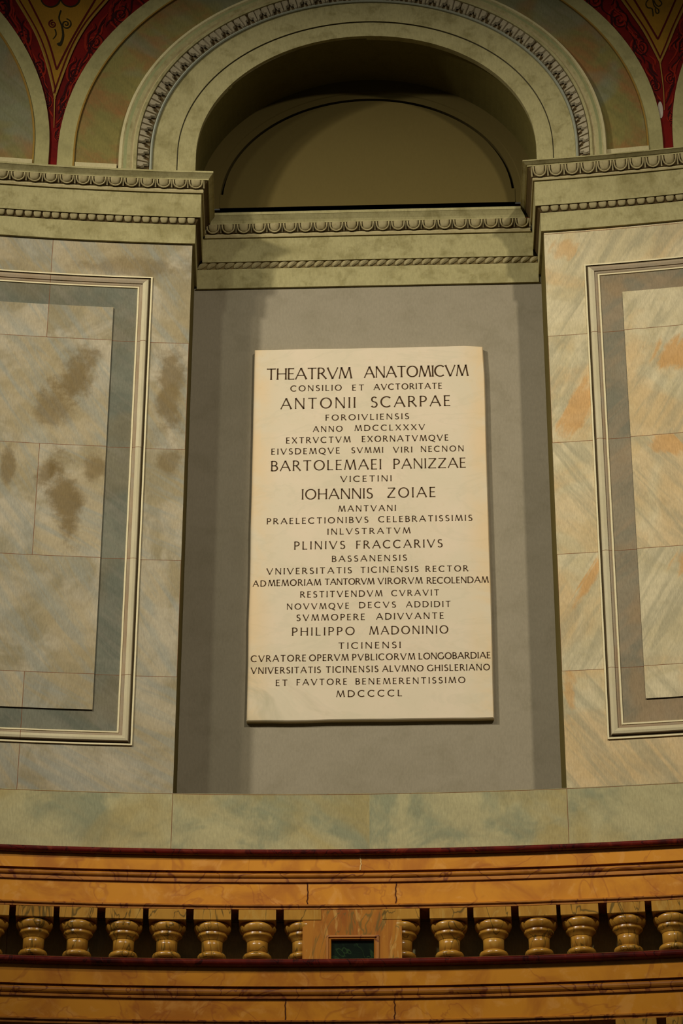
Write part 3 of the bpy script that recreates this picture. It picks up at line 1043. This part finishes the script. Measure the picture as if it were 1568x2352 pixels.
for lp in ([(1.409, 7.888), (1.406, 7.935), (1.385, 7.945), (1.378, 7.972), (1.395, 8.0)], [(1.412, 7.99), (1.418, 7.95), (1.437, 7.925), (1.436, 7.905), (1.424, 7.908), (1.422, 7.935)],
           [(1.44, 7.99), (1.455, 7.962), (1.44, 7.945), (1.425, 7.96), (1.418, 7.985)]):
    ribbon(b, smooth(lp, 6), 0.005, 0.0095)
b.build('black_scroll', M_ink, trr)
b = MB()
b.poly([P(1.413 + 0.012 * math.cos(k * math.pi / 10), 7.325 + 0.05 * math.sin(k * math.pi / 10), 0.0055) for k in range(20)][::-1])
b.build('bare_patch', M_white_patch, trr)


# ------------------------------------------------------------------ the inscribed plaque
YP = YB - 0.03
pl = thing('inscription_plaque', (0, YB, 4.357 + ZO), 'tall white marble plaque with carved Latin inscription on the niche wall', 'plaque')
b = MB()
px0, px1, pz0, pz1, bv = -0.553, 0.541, 4.357, 6.277, 0.004


def prow(e, y, n=12):
    rg = random.Random(2)
    out = []
    for (xa, za, xb, zb) in ((px0 + e, pz0 + e, px1 - e, pz0 + e), (px1 - e, pz0 + e, px1 - e, pz1 - e), (px1 - e, pz1 - e, px0 + e, pz1 - e), (px0 + e, pz1 - e, px0 + e, pz0 + e)):
        for i in range(n):
            f = i / n
            j = (rg.random() - 0.5) * 0.003
            x, z = xa + (xb - xa) * f, za + (zb - za) * f
            if xa == xb: x += j
            else: z += j
            if i == 0 and xa == px1 - e and za == pz1 - e: x -= 0.006; z -= 0.006      # worn corner
            out.append((x, y, z + ZO))
    return out + [out[0]]


r_f, r_m, r_b = prow(bv, YP), prow(0, YP + bv), prow(0, YB)
b.poly(r_f[:-1])
b.grid([r_f, r_m], None, 0, False, False)
b.grid([r_m, r_b], None, 0, False, False)
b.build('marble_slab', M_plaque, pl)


def arc(cx, cy, rx, ry, a0, a1, n=14):
    return [(cx + rx * math.cos(math.radians(a0 + (a1 - a0) * i / n)), cy + ry * math.sin(math.radians(a0 + (a1 - a0) * i / n))) for i in range(n + 1)]


TH, TN = 0.148, 0.098
FONT = {
    'A': (0.84, [([(0.0, 0), (0.42, 1)], TN), ([(0.42, 1), (0.84, 0)], TH), ([(0.16, 0.36), (0.68, 0.36)], TN)]),
    'B': (0.56, [([(0.06, 0), (0.06, 1)], TH), ([(0.06, 0.97), (0.24, 0.97)] + arc(0.24, 0.745, 0.24, 0.225, 88, -88) + [(0.06, 0.52)], TN + .02),
                 ([(0.06, 0.52), (0.26, 0.52)] + arc(0.26, 0.275, 0.28, 0.245, 88, -88) + [(0.06, 0.03)], TN + .03)]),
    'C': (0.80, [(arc(0.46, 0.5, 0.44, 0.48, 48, 312, 20), TN + .035)]),
    'D': (0.82, [([(0.06, 0), (0.06, 1)], TH), ([(0.06, 0.97), (0.32, 0.97)] + arc(0.32, 0.5, 0.46, 0.47, 88, -88, 18) + [(0.06, 0.03)], TN + .035)]),
    'E': (0.50, [([(0.06, 0), (0.06, 1)], TH), ([(0.06, 0.965), (0.48, 0.965)], TN), ([(0.06, 0.52), (0.43, 0.52)], TN), ([(0.06, 0.035), (0.50, 0.035)], TN)]),
    'F': (0.48, [([(0.06, 0), (0.06, 1)], TH), ([(0.06, 0.965), (0.48, 0.965)], TN), ([(0.06, 0.5), (0.42, 0.5)], TN)]),
    'G': (0.84, [(arc(0.46, 0.5, 0.44, 0.48, 50, 322, 20), TN + .035), ([(0.80, 0.12), (0.80, 0.44)], TH)]),
    'H': (0.76, [([(0.06, 0), (0.06, 1)], TH), ([(0.70, 0), (0.70, 1)], TH), ([(0.06, 0.52), (0.70, 0.52)], TN)]),
    'I': (0.12, [([(0.06, 0), (0.06, 1)], TH)]),
    'L': (0.50, [([(0.06, 0), (0.06, 1)], TH), ([(0.06, 0.035), (0.50, 0.035)], TN)]),
    'M': (0.98, [([(0.02, 0), (0.18, 1)], TN), ([(0.18, 1), (0.49, 0.03)], TH), ([(0.49, 0.03), (0.80, 1)], TN), ([(0.80, 1), (0.96, 0)], TH)]),
    'N': (0.78, [([(0.06, 0), (0.06, 1)], TN), ([(0.06, 1), (0.72, 0)], TH), ([(0.72, 0), (0.72, 1)], TN)]),
    'O': (0.92, [(arc(0.46, 0.5, 0.42, 0.47, 90, 450, 28), TN + .03)]),
    'P': (0.54, [([(0.06, 0), (0.06, 1)], TH), ([(0.06, 0.97), (0.24, 0.97)] + arc(0.24, 0.715, 0.27, 0.255, 88, -88) + [(0.10, 0.46)], TN + .025)]),
    'Q': (0.92, [(arc(0.46, 0.5, 0.42, 0.47, 90, 450, 28), TN + .03), ([(0.46, 0.06), (0.66, -0.10), (0.92, -0.20)], TN + .02)]),
    'R': (0.66, [([(0.06, 0), (0.06, 1)], TH), ([(0.06, 0.97), (0.24, 0.97)] + arc(0.24, 0.735, 0.25, 0.235, 88, -88) + [(0.08, 0.50)], TN + .02), ([(0.28, 0.5), (0.66, 0)], TH)]),
    'S': (0.52, [(arc(0.27, 0.745, 0.20, 0.225, 38, 262, 12) + arc(0.25, 0.265, 0.23, 0.245, 82, -148, 12), TN + .03)]),
    'T': (0.68, [([(0.34, 0), (0.34, 1)], TH), ([(0.0, 0.965), (0.68, 0.965)], TN)]),
    'V': (0.80, [([(0.0, 1), (0.40, 0)], TH), ([(0.40, 0), (0.80, 1)], TN)]),
    'X': (0.72, [([(0.02, 1), (0.70, 0)], TH), ([(0.02, 0), (0.70, 1)], TN)]),
    'Z': (0.68, [([(0.04, 0.965), (0.66, 0.965)], TN), ([(0.66, 0.98), (0.02, 0.02)], TH), ([(0.02, 0.035), (0.68, 0.035)], TN)]),
}


def letter(b, ch, x, z, h, kx, y):
    for pts, w in FONT[ch][1]:
        q = [Vector((x + p[0] * h * kx, z + p[1] * h)) for p in pts]
        if len(q) == 2:                     # room for the flared ends
            q = [q[0].lerp(q[1], f) for f in (0, 0.07, 0.16, 0.5, 0.84, 0.93, 1)]
            fl_ = [1.45, 1.15, 1.0, 0.94, 1.0, 1.15, 1.45]
        else:
            fl_ = [1.0] * len(q)
            if (q[0] - q[-1]).length > 0.05 * h: fl_[0] = fl_[-1] = 1.3
        n = len(q)
        L, Rr = [], []
        for i in range(n):
            closed = (q[0] - q[-1]).length < 1e-5
            a_ = q[i - 1] if i else (q[-2] if closed else q[0])
            c_ = q[i + 1] if i < n - 1 else (q[1] if closed else q[-1])
            d = (c_ - a_).normalized()
            nn = Vector((-d.y, d.x))
            ww = w * h * fl_[i] / 2 * (0.80 if h > 0.05 else 0.92 if h > 0.037 else 1.08)
            if len(pts) > 2:                # thick sides, thin top and bottom, as a broad pen draws them
                ww *= 0.80 + 0.45 * abs(d.y)
            L.append((q[i].x + nn.x * ww, y, q[i].y + nn.y * ww + ZO))
            Rr.append((q[i].x - nn.x * ww, y, q[i].y - nn.y * ww + ZO))
        b.grid([L, Rr], None, 0, False, False)


LINES = [
    [('THEATRVM', -0.4915, -0.0885, 6.1084, 0.0618), ('ANATOMICVM', -0.0281, 0.4624, 6.1093, 0.0617)],
    [('CONSILIO', -0.377, -0.1365, 6.043, 0.0312), ('ET', -0.0852, -0.0307, 6.0414, 0.0311), ('AVCTORITATE', 0.0166, 0.3376, 6.0423, 0.0321)],
    [('ANTONII', -0.4222, -0.0714, 5.947, 0.0582), ('SCARPAE', 0.0025, 0.375, 5.9473, 0.0581)],
    [('FOROIVLIENSIS', -0.2106, 0.1801, 5.8808, 0.0308)],
    [('ANNO', -0.2692, -0.1319, 5.8203, 0.0306), ('MDCCLXXXV', -0.0738, 0.2536, 5.8215, 0.0306)],
    [('EXTRVCTVM', -0.3946, -0.0947, 5.7616, 0.0314), ('EXORNATVMQVE', -0.04, 0.3629, 5.7618, 0.0314)],
    [('EIVSDEMQVE', -0.4632, -0.1445, 5.7031, 0.0313), ('SVMMI', -0.089, 0.0579, 5.703, 0.0303), ('VIRI', 0.1061, 0.1935, 5.7023, 0.0303), ('NECNON', 0.2345, 0.4332, 5.7031, 0.0303)],
    [('BARTOLEMAEI', -0.4634, 0.0487, 5.6151, 0.0539), ('PANIZZAE', 0.1063, 0.441, 5.6157, 0.0529)],
    [('VICETINI', -0.1393, 0.0963, 5.5514, 0.0309)],
    [('IOHANNIS', -0.3183, 0.009, 5.4628, 0.0542), ('ZOIAE', 0.0774, 0.2983, 5.4645, 0.0523)],
    [('MANTVANI', -0.1484, 0.1151, 5.3963, 0.0305)],
    [('PRAELECTIONIBVS', -0.4782, -0.012, 5.3373, 0.0304), ('CELEBRATISSIMIS', 0.0355, 0.4654, 5.338, 0.0303)],
    [('INLVSTRATVM', -0.1986, 0.1804, 5.2786, 0.0302)],
    [('PLINIVS', -0.3505, -0.1186, 5.2043, 0.0407), ('FRACCARIVS', -0.0666, 0.3267, 5.2041, 0.0406)],
    [('BASSANENSIS', -0.1775, 0.1633, 5.1389, 0.0299)],
    [('VNIVERSITATIS', -0.4748, -0.0878, 5.0797, 0.0306), ('TICINENSIS', -0.0471, 0.2152, 5.0808, 0.0297), ('RECTOR', 0.2489, 0.4411, 5.08, 0.0297)],
    [('AD', -0.5365, -0.4777, 5.0197, 0.0296), ('MEMORIAM', -0.4668, -0.2278, 5.0207, 0.0314), ('TANTORVM', -0.2098, 0.0146, 5.0219, 0.0313), ('VIRORVM', 0.0318, 0.2325, 5.0217, 0.0313), ('RECOLENDAM', 0.2536, 0.5318, 5.0204, 0.0313)],
    [('RESTITVENDVM', -0.3204, 0.0503, 4.9606, 0.0303), ('CVRAVIT', 0.0931, 0.3072, 4.9607, 0.0294)],
    [('NOVVMQVE', -0.3806, -0.1002, 4.9012, 0.0293), ('DECVS', -0.0535, 0.1114, 4.9033, 0.0293), ('ADDIDIT', 0.1588, 0.3583, 4.9028, 0.0293)],
    [('SVMMOPERE', -0.3363, -0.0287, 4.8439, 0.0309), ('ADIVVANTE', 0.0241, 0.3263, 4.8442, 0.0309)],
    [('PHILIPPO', -0.3557, -0.0752, 4.7702, 0.0401), ('MADONINIO', -0.0071, 0.3452, 4.7705, 0.0401)],
    [('TICINENSI', -0.1463, 0.1315, 4.7026, 0.0305)],
    [('CVRATORE', -0.538, -0.2925, 4.6447, 0.0313), ('OPERVM', -0.2771, -0.1022, 4.6448, 0.0312), ('PVBLICORVM', -0.0845, 0.1948, 4.6446, 0.0312), ('LONGOBARDIAE', 0.2125, 0.5319, 4.6452, 0.0312)],
    [('VNIVERSITATIS', -0.5369, -0.2259, 4.5866, 0.0303), ('TICINENSIS', -0.202, 0.0308, 4.5868, 0.0302), ('ALVMNO', 0.0499, 0.2317, 4.5869, 0.0302), ('GHISLERIANO', 0.2502, 0.5273, 4.5874, 0.0302)],
    [('ET', -0.4251, -0.3744, 4.5262, 0.0293), ('FAVTORE', -0.3322, -0.1089, 4.5275, 0.0293), ('BENEMERENTISSIMO', -0.0698, 0.4167, 4.5274, 0.0292)],
    [('MDCCCCL', -0.1547, 0.1356, 4.4679, 0.0308)],
]

for row in LINES:
    for (word, x0, x1, z, h) in row:
        b = MB()
        nat = sum(FONT[c_][0] for c_ in word) * h
        kx = 1.0
        gap = ((x1 - x0) - nat) / max(1, len(word) - 1)
        if gap < 0.10 * h:
            kx = ((x1 - x0) - 0.10 * h * (len(word) - 1)) / nat
            gap = 0.10 * h
        elif gap > 0.34 * h:
            kx = min(1.25, 1 + (gap - 0.34 * h) * (len(word) - 1) / nat * 0.5)
            gap = ((x1 - x0) - nat * kx) / max(1, len(word) - 1)
        # round and slanted letters sit closer
        x = x0
        for c_ in word:
            letter(b, c_, x, z, h, kx, YP - 0.0008)
            x += FONT[c_][0] * h * kx + gap
        b.build('inscription_word', M_letter, pl)


# ------------------------------------------------------------------ balustrades
def ang(s, rad):
    """angle on the balustrade of a place measured along the wall"""
    x, y = rad * math.sin(s / R), rad * math.cos(s / R)
    return math.atan2(CAM.x + BK * (x - CAM.x), CAM.y + BK * (y - CAM.y))


def arc_plan(rad, s0=-2.5, s1=2.5, n=56):
    return Plan([(rad * math.sin(s0 / R + (s1 - s0) / R * i / n), rad * math.cos(s0 / R + (s1 - s0) / R * i / n)) for i in range(n + 1)])


def rail(rad, Z, label, cracks, depth=0.155):
    """Z: cap top, cap bottom, fascia bottom, groove bottom, torus bottom, fillet bottom, band bottom, bead bottom"""
    c0, c1, f0, g0, t0, l0, b0, e0 = Z
    pln = arc_plan(rad)
    t = thing('marble_rail', (0, rad, c0 + ZO - 0.2), label, 'rail')
    b = MB()
    h = c0 - c1
    pr = [(0.0, c1)]
    for k in range(9):
        a_ = -math.pi / 2 + math.pi * k / 8
        pr.append((0.016 + 0.5 * h * math.cos(a_), c1 + h / 2 + h / 2 * math.sin(a_)))
    pr += [(-depth, c0), (-depth, c1)]
    pln.sweep(b, pr, 0, True)
    b.build('red_cap', M_redm, t)
    b = MB(); pln.sweep(b, [(0.0, f0), (0.004, f0), (0.004, c1)]); b.build('fascia', M_yellow, t)
    b = MB()
    pr = [(-0.008, l0), (0.0, l0), (0.0, l0 + 0.005), (-0.003, t0)]
    hh = g0 - t0
    for k in range(7):
        a_ = -math.pi / 2 + math.pi * k / 6
        pr.append((-0.004 + 0.010 * math.cos(a_), t0 + hh / 2 + hh / 2 * math.sin(a_)))
    pr += [(-0.012, g0), (-0.012, f0), (0.0, f0)]
    pln.sweep(b, pr, 0, False)
    b.build('moulding', M_yellow_mold, t)
    b = MB(); pln.sweep(b, [(-0.008, b0), (-0.008, l0)]); b.build('band', M_yellow, t)
    b = MB()
    hh = b0 - e0
    pr = [(-depth, e0 + 0.004), (-0.02, e0 + 0.004), (-0.02, e0), (-0.002, e0), (-0.002, e0 + hh * 0.3)]
    for k in range(6):
        a_ = -math.pi / 2 + math.pi * k / 5
        pr.append((-0.006 + 0.011 * math.cos(a_), e0 + hh * 0.68 + hh * 0.32 * math.sin(a_)))
    pr.append((-0.008, b0))
    pln.sweep(b, pr, 0, False)
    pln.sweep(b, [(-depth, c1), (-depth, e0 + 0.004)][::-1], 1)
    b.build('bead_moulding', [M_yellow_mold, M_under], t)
    for (s, za, zb, d, mt) in cracks:
        s, za, zb = ang(s, 9.76) * R, za * BK, zb * BK
        b = MB()
        pts = []
        rg = random.Random(int(s * 1000))
        for i in range(8):
            pts.append((s + rg.uniform(-0.003, 0.003), za + (zb - za) * i / 7))
        for i in range(7):
            q = []
            for (x, z), sg in ((pts[i], -1), (pts[i + 1], -1), (pts[i + 1], 1), (pts[i], 1)):
                a_ = (x + sg * 0.0022) / R
                q.append(((rad - d) * math.sin(a_), (rad - d) * math.cos(a_), z + ZO))
            b.poly(q[::-1])
        b.build('joint', mt, t)
    return t


ZU = tuple(BK * q for q in (3.417, 3.392, 3.333, 3.325, 3.304, 3.288, 3.199, 3.178))
ZL = tuple(BK * q for q in (2.828, 2.799, 2.729, 2.722, 2.695, 2.684, 2.606, 2.585))
rail(R1, ZU, 'orange marble rail with dark red cap on top of the upper balustrade',
     ((-0.237, 3.20, 3.287, -0.006, M_crack), (0.128, 3.20, 3.287, -0.006, M_crack), (-0.017, 3.335, 3.391, 0.006, M_chip)))
rail(R2, ZL, 'orange marble rail with dark red cap of the lower gallery, along the bottom edge',
     ((-0.305, 2.607, 2.683, -0.006, M_crack), (0.135, 2.607, 2.683, -0.006, M_crack)))

BR = R1 + 0.077


def make_baluster(label):
    """origin under the rail; everything hangs down to the gallery floor, z measured from the rail's soffit"""
    t = thing('baluster', (0, 0, 0), label, 'baluster', 'yellow marble balusters of the upper balustrade')
    h = 0.0725

    def blk(w, za, zb, nm):
        b = MB()
        e = 0.003
        lv = [(w - e, za), (w, za + e), (w, zb - e), (w - e, zb)]
        rows = [[(-a_, -a_, z), (a_, -a_, z), (a_, a_, z), (-a_, a_, z), (-a_, -a_, z)] for a_, z in lv]
        b.grid(rows, None, 0, False, True)
        b.poly(rows[0][:4][::-1]); b.poly(rows[-1][:4])
        return b.build(nm, M_balus, t)
    blk(h, -0.045, 0.0, 'top_block')
    Q = 28
    b = MB()
    b.lathe([(0.057, -0.084), (0.064, -0.078), (0.0705, -0.068), (0.0725, -0.058), (0.069, -0.050), (0.062, -0.045)][::1], Q)
    b.build('bulb', M_balus, t)
    b = MB()
    b.lathe([(0.0405, -0.116), (0.043, -0.110), (0.050, -0.101), (0.056, -0.096), (0.0585, -0.093), (0.0585, -0.089), (0.055, -0.086), (0.058, -0.083)], Q)
    b.build('collar', M_balus, t)
    b = MB()
    b.lathe([(0.0405, -0.160), (0.0405, -0.13), (0.041, -0.114)], Q)
    b.build('shaft', M_balus, t)
    b = MB()
    b.lathe([(0.042, -0.186), (0.050, -0.184), (0.0555, -0.177), (0.0560, -0.171), (0.052, -0.164), (0.043, -0.160), (0.0405, -0.158)], Q)
    b.build('ring', M_balus, t)
    b = MB()
    b.lathe([(0.062, -0.43), (0.068, -0.40), (0.066, -0.35), (0.055, -0.30), (0.044, -0.24), (0.040, -0.205), (0.042, -0.186)], Q)
    b.build('lower_vase', M_balus, t)
    b = MB()
    b.lathe([(0.058, -0.50), (0.070, -0.49), (0.071, -0.47), (0.060, -0.455), (0.050, -0.445), (0.062, -0.43)], Q)
    b.build('base_ring', M_balus, t)
    blk(0.0735, -0.761, -0.498, 'plinth')
    return t


def copy_thing(o):
    c = o.copy()
    COL.objects.link(c)
    for ch in o.children:
        d = ch.copy()
        COL.objects.link(d)
        d.parent = c
    return c


ORD = {1: 'first', 2: 'second', 3: 'third', 4: 'fourth', 5: 'fifth', 6: 'sixth', 7: 'seventh'}
LEFTS = [(-0.257, 'half baluster set against the left side of the square pedestal'), (-0.443, 2), (-0.628, 3), (-0.813, 4), (-0.990, 5), (-1.178, 6), (-1.356, 7), (-1.537, 8)]
RIGHTS = [(0.148, 'half baluster set against the right side of the square pedestal'), (0.343, 2), (0.523, 3), (0.708, 4), (0.879, 5), (1.068, 6), (1.249, 7)]
first = None
for side, lst in (('left', LEFTS), ('right', RIGHTS)):
    for s, k in lst:
        if isinstance(k, str): lab = 'yellow marble ' + k
        elif k == 8: lab = 'yellow marble baluster cut off by the left edge of the photo'
        else: lab = 'yellow marble baluster, %s to the %s of the square pedestal' % (ORD[k - 1], side)
        if side == 'right' and k == 7: lab = 'yellow marble baluster at the right edge of the photo'
        if first is None:
            o = first = make_baluster(lab)
        else:
            o = copy_thing(first)
            o['label'] = lab
        a_ = ang(s, 9.83)
        o.location = (BR * math.sin(a_), BR * math.cos(a_), ZU[7] - 0.0 + ZO)
        o.rotation_euler = (0, 0, -a_)
        o.scale = (BK, BK, BK)
for s, lab in ((1.10, 'baluster just showing under the lower rail, left of the bottom right corner'), (1.30, 'baluster just showing under the lower rail at the bottom right corner')):
    o = copy_thing(first)
    o['label'] = 'yellow marble ' + lab
    o['group'] = 'yellow marble balusters of the lower balustrade'
    a_ = ang(s, 9.37)
    o.scale = (BK, BK, BK)
    o.location = ((R2 + 0.07) * math.sin(a_), (R2 + 0.07) * math.cos(a_), ZL[7] + ZO)
    o.rotation_euler = (0, 0, -a_)

# the pedestal between the balusters
ps0, ps1 = ang(-0.256, 9.76) * R, ang(0.151, 9.76) * R
rp = R1 + 0.004
a_m = (ps0 + ps1) / 2 / R
ped = thing('pedestal', (rp * math.sin(a_m), rp * math.cos(a_m), ZF1 + ZO), 'square streaked orange marble pedestal with dark green inset amid the balusters', 'pedestal')


def pc(s, z, d=0.0):
    a_ = s / R
    return Vector(((rp - d) * math.sin(a_), (rp - d) * math.cos(a_), z + ZO))


b = MB()
is0, is1, iz1, iz0 = ang(-0.158, 9.76) * R, ang(0.057, 9.76) * R, 3.072 * BK, 2.74
for (xa, xb, za, zb) in ((ps0, is0, ZF1, ZU[7]), (is1, ps1, ZF1, ZU[7]), (is0, is1, iz1, ZU[7]), (is0, is1, ZF1, iz0)):
    b.poly([pc(xa, za), pc(xb, za), pc(xb, zb), pc(xa, zb)])
for xa, sg in ((ps0, 1), (ps1, -1)):
    q = [pc(xa, ZF1), pc(xa, ZF1, -0.15), pc(xa, ZU[7], -0.15), pc(xa, ZU[7])]
    b.poly(q if sg < 0 else q[::-1])
b.build('pedestal_body', M_pedestal, ped)
b = MB()
fp = [(0.0, 0.0), (0.0, 0.006), (0.008, 0.007), (0.010, 0.002), (0.015, 0.002), (0.018, 0.006), (0.020, 0.004), (0.021, -0.012)]


def prect(e, d):
    return [pc(is0 + e, iz0 + e, d), pc(is1 - e, iz0 + e, d), pc(is1 - e, iz1 - e * 0.9, d), pc(is0 + e, iz1 - e * 0.9, d), pc(is0 + e, iz0 + e, d)]


for i in range(len(fp) - 1):
    b.grid([prect(*fp[i]), prect(*fp[i + 1])], None, 0)
b.build('inset_frame', M_yellow_mold, ped)
b = MB()
q = prect(0.018, -0.010)
b.poly(q[:4])
b.build('green_inset', M_greenm, ped)
